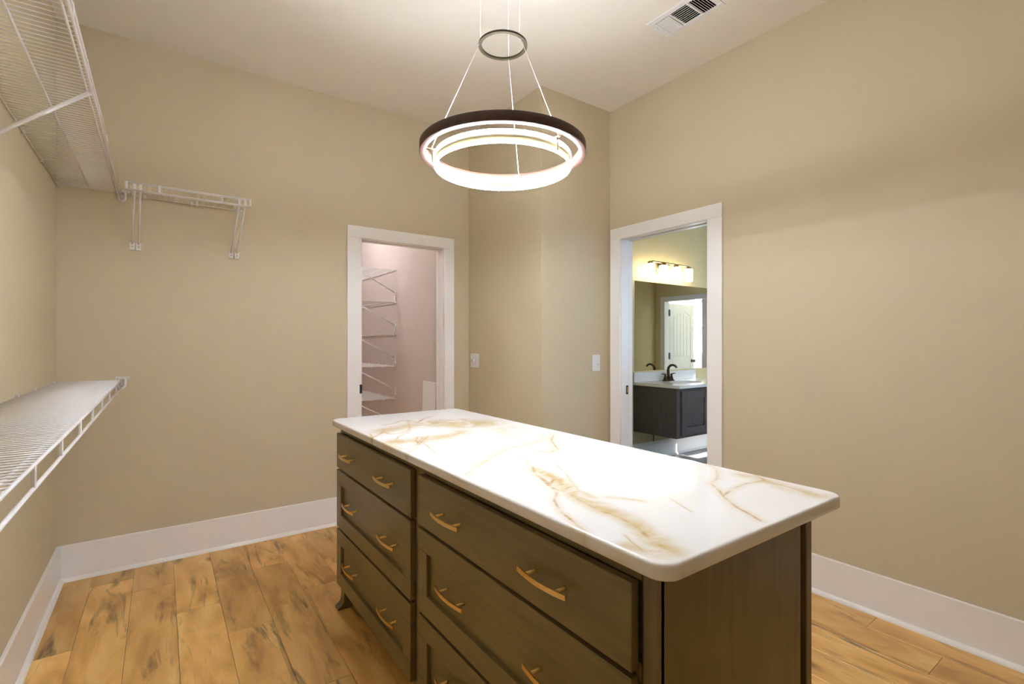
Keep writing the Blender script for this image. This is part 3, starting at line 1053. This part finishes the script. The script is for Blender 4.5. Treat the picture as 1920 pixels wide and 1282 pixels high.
# pantry shelves
TP = lambda u, v, z: (XP - v, u, z)
for i, z in enumerate((2.028, 1.700, 1.375, 1.060, 0.736, 0.412)):
    lab = ['topmost white wire shelf of the pantry stack', 'white wire shelf second from the top of the pantry stack', 'white wire shelf third from the top of the pantry stack',
           'white wire shelf fourth from the top of the pantry stack', 'white wire shelf fifth from the top of the pantry stack', 'lowest white wire shelf of the pantry stack'][i]
    s = wire_shelf(lab, TP, 6.28, 0.405, z, [4.75, 5.05, 5.35, 5.65, 5.95, 6.2], False, [4.78, 4.98, 5.2, 5.5, 5.9], mids=(0.33, 0.62), group='pantry wire shelves', start=4.705)
    brace(s, TP, 4.725, 4.725, 0.395, z - 0.03, z - 0.255, 0.0065, foot_h=0.07)

# white board standing in the pantry
o = MB()
o.prism([(XP - 0.016 - 0.034, 0.0), (XP - 0.034, 0.0), (XP - 0.002, 0.953), (XP - 0.018, 0.953)], 'y', 3.80, 4.055, 0.001)
tag(o.build('white_board', 'white', at=(XP - 0.03, 3.93, 0)), 'plain white board leaning on the pantry wall beside the doorway', 'board')

# the pantry's own ceiling lamp, above the door head; the shelf and brace shadows on the pantry wall come from it
def ceiling_lamp(x, y, label, mat, group=None):
    pl = thing('ceiling_lamp_offscreen', (x, y, CH), label, 'lamp', group)
    MB().lathe([(0.16, CH), (0.16, CH - 0.025), (0.152, CH - 0.03), (0.02, CH - 0.03)], (x, y, 0), 32).build('lamp_base', 'white', pl)
    MB().lathe([(0.145, CH - 0.03), (0.135, CH - 0.065), (0.09, CH - 0.095), (0.01, CH - 0.105)], (x, y, 0), 32).build('diffuser', mat, pl)


ceiling_lamp(1.19, 5.00, 'round flush ceiling lamp inside the pantry', 'globe')

# ------------------------------------------------------------------ ceiling air register
vx0, vx1, vy0, vy1 = 2.180, 2.385, 1.440, 1.790
vt = thing('air_register', ((vx0 + vx1) / 2, (vy0 + vy1) / 2, CH), 'white three-way air register with open louvres in the ceiling', 'vent')
z0 = CH - 0.006
ox0, ox1 = vx0 + 0.035, vx1 - 0.035
secs = [(1.470, 1.548), (1.560, 1.655), (1.667, 1.752)]
f = MB()
f.box(vx0, ox0, vy0, vy1, z0, CH, 0.002).box(ox1, vx1, vy0, vy1, z0, CH, 0.002)
ycuts = [vy0, secs[0][0], secs[0][1], secs[1][0], secs[1][1], secs[2][0], secs[2][1], vy1]
for i in range(0, 6, 2):
    f.box(ox0, ox1, ycuts[i], ycuts[i + 1], z0, CH, 0.001)
# far end bar, with the lever slot left open in it
f.box(ox0, 2.235, ycuts[6], vy1, z0, CH).box(2.262, ox1, ycuts[6], vy1, z0, CH)
f.box(2.235, 2.262, ycuts[6], 1.7645, z0, CH).box(2.235, 2.262, 1.7675, vy1, z0, CH)
f.build('register_frame', 'white', vt)
d_ = MB()
dz = CH + 0.32
d_.box(VX0_ - 0.002, VX0_, VY0_, VY1_, CH + 0.0005, dz).box(VX1_, VX1_ + 0.002, VY0_, VY1_, CH + 0.0005, dz)
d_.box(VX0_, VX1_, VY0_ - 0.002, VY0_, CH + 0.0005, dz).box(VX0_, VX1_, VY1_, VY1_ + 0.002, CH + 0.0005, dz)
d_.box(VX0_ - 0.002, VX1_ + 0.002, VY0_ - 0.002, VY1_ + 0.002, dz, dz + 0.002)
d_.build('duct', 'duct', vt)


def slat(along, p, q, c, tilt, name='slat'):
    L = q - p
    w = 0.0098
    m_ = MB()
    if along == 'x':
        m_.box(p, q, -w / 2, w / 2, -0.0006, 0.0006)
        bmesh.ops.rotate(m_.bm, verts=m_.bm.verts, cent=(0, 0, 0), matrix=Matrix.Rotation(tilt, 3, 'X'))
        bmesh.ops.translate(m_.bm, verts=m_.bm.verts, vec=(0, c, CH - 0.0065))
    else:
        m_.box(-w / 2, w / 2, p, q, -0.0006, 0.0006)
        bmesh.ops.rotate(m_.bm, verts=m_.bm.verts, cent=(0, 0, 0), matrix=Matrix.Rotation(tilt, 3, 'Y'))
        bmesh.ops.translate(m_.bm, verts=m_.bm.verts, vec=(c, 0, CH - 0.0065))
    m_.build(name, 'white', vt)


for i in range(6):
    slat('x', ox0, ox1, secs[0][0] + 0.009 + i * 0.0125, 0.75)
    slat('x', ox0, ox1, secs[2][0] + 0.008 + i * 0.0135, -0.50)
for i in range(9):
    slat('y', secs[1][0], secs[1][1], ox0 + 0.007 + i * 0.0150, -0.55)
MB().box(2.2470, 2.2500, 1.7640, 1.7690, CH - 0.022, CH - 0.006, 0.0005).build('lever', 'white', vt)

# ------------------------------------------------------------------ light switches
sw = thing('light_switch', (XJ, 3.497, 1.148), 'white two-gang switch plate with two dimmer knobs', 'switch')
MB().box(XJ - 0.006, XJ, 3.434, 3.566, 1.090, 1.206, 0.003, 2).build('plate', 'white', sw)
for y in (3.546, 3.508):
    MB().lathe([(0.009, 0), (0.009, -0.012), (0.007, -0.015), (0.001, -0.0155)], (XJ - 0.005, y, 1.150), 16, 'x').build('dimmer_knob', 'white', sw)
sw = thing('light_switch', (2.637, YJ, 1.143), 'white single switch plate with one toggle beside the bathroom doorway', 'switch')
MB().box(2.598, 2.676, YJ - 0.006, YJ, 1.084, 1.206, 0.003, 2).build('plate', 'white', sw)
MB().box(2.642, 2.650, YJ - 0.020, YJ - 0.005, 1.128, 1.142, 0.002).build('toggle', 'white', sw)

# ------------------------------------------------------------------ bathroom: vanity, mirror, light, faucet
VX0, VX1, VY = 4.185, 5.76, 3.052
vn = thing('bathroom_vanity', (4.97, 3.33, 0.335), 'dark stained wall-hung vanity cabinet with shaker doors', 'cabinet')
b = MB().box(VX0, VX0 + 0.018, VY, YB - 0.0005, 0.335, 0.836, 0.001).box(VX1 - 0.018, VX1, VY, YB - 0.0005, 0.335, 0.836, 0.001)
b.box(VX0 + 0.018, VX1 - 0.018, VY, YB - 0.0005, 0.335, 0.353).box(VX0 + 0.018, VX1 - 0.018, VY, VY + 0.018, 0.353, 0.836)
b.build('body', 'van', vn)
MB().box(VX0 - 0.004, VX0 + 0.02, YB - 0.05, YB - 0.001, 0.335, 0.836, 0.001).build('scribe_strip', 'van', vn)
for (a, b_, kx) in ((4.245, 4.705, 4.670), (4.712, 5.172, 4.747), (5.240, 5.700, 5.275)):
    w = 0.075
    dd = MB().box(a + w - 0.005, b_ - w + 0.005, VY - 0.012, VY - 0.0005, 0.375 + w, 0.805 - w).build('door', 'van', vn)
    MB().box(a, a + w, VY - 0.021, VY - 0.0005, 0.365, 0.805, 0.0015).build('door_stile', 'van', dd)
    MB().box(b_ - w, b_, VY - 0.021, VY - 0.0005, 0.365, 0.805, 0.0015).build('door_stile', 'van', dd)
    MB().box(a + w, b_ - w, VY - 0.021, VY - 0.0005, 0.365, 0.365 + w, 0.0015).build('door_rail', 'van', dd)
    MB().box(a + w, b_ - w, VY - 0.021, VY - 0.0005, 0.805 - w, 0.805, 0.0015).build('door_rail', 'van', dd)
    MB().lathe([(0.006, 0), (0.006, -0.012), (0.014, -0.016), (0.016, -0.024), (0.010, -0.030), (0.001, -0.031)], (kx, VY - 0.020, 0.766), 14, 'y').build('knob', 'nickel', dd)

# counter with an oval under-mount basin
ct = thing('washbasin_counter', (4.97, 3.32, 0.838), 'white vanity top with backsplash and oval basin', 'worktop')
SXc, SYc, SA, SB = 4.66, 3.29, 0.215, 0.145
m_ = MB()
outer = []
x0_, x1_, y0_, y1_ = VX0 - 0.012, VX1 + 0.01, VY - 0.040, YB - 0.0005
NB = 64
ell, rect = [], []
for i in range(NB):
    a = 2 * PI * i / NB
    cx_, sy_ = math.cos(a), math.sin(a)
    ell.append((SXc + SA * cx_, SYc + SB * sy_))
    tx = ((x1_ - SXc) / cx_ if cx_ > 1e-6 else ((x0_ - SXc) / cx_ if cx_ < -1e-6 else 1e9))
    ty = ((y1_ - SYc) / sy_ if sy_ > 1e-6 else ((y0_ - SYc) / sy_ if sy_ < -1e-6 else 1e9))
    t_ = min(tx, ty)
    rect.append([SXc + cx_ * t_, SYc + sy_ * t_])
for (qx, qy) in ((x0_, y0_), (x0_, y1_), (x1_, y0_), (x1_, y1_)):
    j = min(range(NB), key=lambda i: (rect[i][0] - qx) ** 2 + (rect[i][1] - qy) ** 2)
    rect[j] = [qx, qy]
for zt_, flip in ((0.868, False), (0.838, True)):
    pass
V = lambda pts, z: [m_.bm.verts.new((p[0], p[1], z)) for p in pts]
eo, ro, eb, rb = V(ell, 0.868), V(rect, 0.868), V(ell, 0.838), V(rect, 0.838)
for i in range(NB):
    j = (i + 1) % NB
    m_.bm.faces.new((eo[i], ro[i], ro[j], eo[j]))
    m_.bm.faces.new((eb[i], eb[j], rb[j], rb[i]))
    m_.bm.faces.new((eo[i], eo[j], eb[j], eb[i]))
    m_.bm.faces.new((ro[i], rb[i], rb[j], ro[j]))
m_.build('slab', 'porcelain', ct)
MB().box(VX0 - 0.012, 5.285, YB - 0.020, YB - 0.0005, 0.868, 0.972, 0.002).build('backsplash', 'porcelain', ct)
m_ = MB()
rings = []
for q in range(7):
    s_ = math.cos(q / 6 * PI / 2 * 0.92)
    rings.append([m_.bm.verts.new((SXc + (SA + 0.004) * s_ * math.cos(2 * PI * i / 40), SYc + (SB + 0.004) * s_ * math.sin(2 * PI * i / 40), 0.838 - 0.13 * math.sin(q / 6 * PI / 2))) for i in range(40)])
for A_, B_ in zip(rings[:-1], rings[1:]):
    for i in range(40):
        ff = m_.bm.faces.new((A_[i], A_[(i + 1) % 40], B_[(i + 1) % 40], B_[i]))
        ff.smooth = True
m_.bm.faces.new(rings[-1])
m_.build('basin', 'porcelain', ct)

# faucet
fx, fy, fz = 4.645, 3.497, 0.868
fc = thing('faucet', (fx, fy, fz), 'dark bronze arched faucet with two lever handles on the vanity top', 'faucet')
b = MB()
b.prism([(fx - 0.078, fy - 0.026), (fx + 0.078, fy - 0.026), (fx + 0.078, fy + 0.026), (fx - 0.078, fy + 0.026)], 'z', fz, fz + 0.012, 0.003)
b.lathe([(0.030, fz + 0.010), (0.024, fz + 0.030), (0.017, fz + 0.055)], (fx, fy, 0), 16)
b.build('base_plate', 'bronze', fc)
sp, rad = [], []
for i in range(15):
    u = i / 14
    if u < 0.35:
        sp.append((fx, fy + 0.01 * u, fz + 0.04 + 0.24 * u))
    else:
        a = (u - 0.35) / 0.65 * math.radians(150)
        sp.append((fx, fy + 0.0035 - 0.06 * (1 - math.cos(a)), fz + 0.124 + 0.055 * math.sin(a)))
    rad.append(0.017 - 0.006 * u)
MB().tube(sp, rad, 10).build('spout', 'bronze', fc)
for s in (-1, 1):
    hb = MB().lathe([(0.024, fz + 0.010), (0.019, fz + 0.03), (0.011, fz + 0.06), (0.013, fz + 0.075), (0.004, fz + 0.082)], (fx + s * 0.055, fy, 0), 14).build('handle_base', 'bronze', fc)
    MB().tube([(fx + s * 0.050, fy, fz + 0.074), (fx + s * 0.085, fy - 0.003, fz + 0.080), (fx + s * 0.118, fy - 0.005, fz + 0.082)], [0.007, 0.006, 0.0045], 8).build('lever', 'bronze', hb)

# mirror
mr = MB().box(4.195, 5.74, YB - 0.006, YB - 0.0005, 0.985, 1.972, 0.001).build('wall_mirror', 'mirror', at=(4.97, YB, 0.985))
tag(mr, 'large frameless mirror on the wall behind the vanity top', 'mirror')

# vanity light bar above the mirror
def vanity_light(cx, label, glass):
    vl = thing('vanity_light', (cx, YB, 2.10), label, 'lamp')
    ly = YB - 0.115
    MB().box(cx - 0.10, cx + 0.10, YB - 0.020, YB - 0.0005, 2.07, 2.19, 0.004, 2).build('backplate', 'nickel', vl)
    MB().tube([(cx, YB - 0.02, 2.15), (cx, ly, 2.172)], 0.010, 8).build('arm', 'nickel', vl)
    MB().tube([(cx + q, ly, z) for q, z in ((-0.34, 2.150), (-0.338, 2.168), (-0.328, 2.178), (-0.31, 2.181), (0.31, 2.181), (0.328, 2.178), (0.338, 2.168), (0.34, 2.150))], 0.0085, 8).build('bar', 'nickel', vl)
    for q in (-0.34, -0.113, 0.114, 0.34):
        x = cx + q
        sh = MB().lathe([(0.010, 2.181), (0.028, 2.172), (0.030, 2.155), (0.030, 2.146)], (x, ly, 0), 18).build('socket', 'nickel', vl)
        MB().lathe([(0.026, 2.152), (0.045, 2.149), (0.048, 2.144), (0.048, 2.010), (0.045, 2.006), (0.004, 2.006)], (x, ly, 0), 28).build('glass_shade', glass, sh)


vanity_light(4.658, 'four-light metal bar with glowing frosted shades above the faucet', 'shade')

# pipe and painter's tape below the vanity
tag(MB().tube([(4.50, YB - 0.016, 0.190), (4.50, YB - 0.016, 0.336)], 0.006, 8).build('drain_pipe', 'slategrey', at=(4.50, YB - 0.016, 0.19)), 'thin grey pipe on the wall under the vanity', 'pipe')
tag(MB().box(4.706, 4.745, VY - 0.0225, VY - 0.0212, 0.322, 0.372, 0.0003).build('tape_strip', 'tape', at=(4.725, VY - 0.022, 0.322)), 'small strip of blue painter\'s tape on the vanity edge', 'tape')
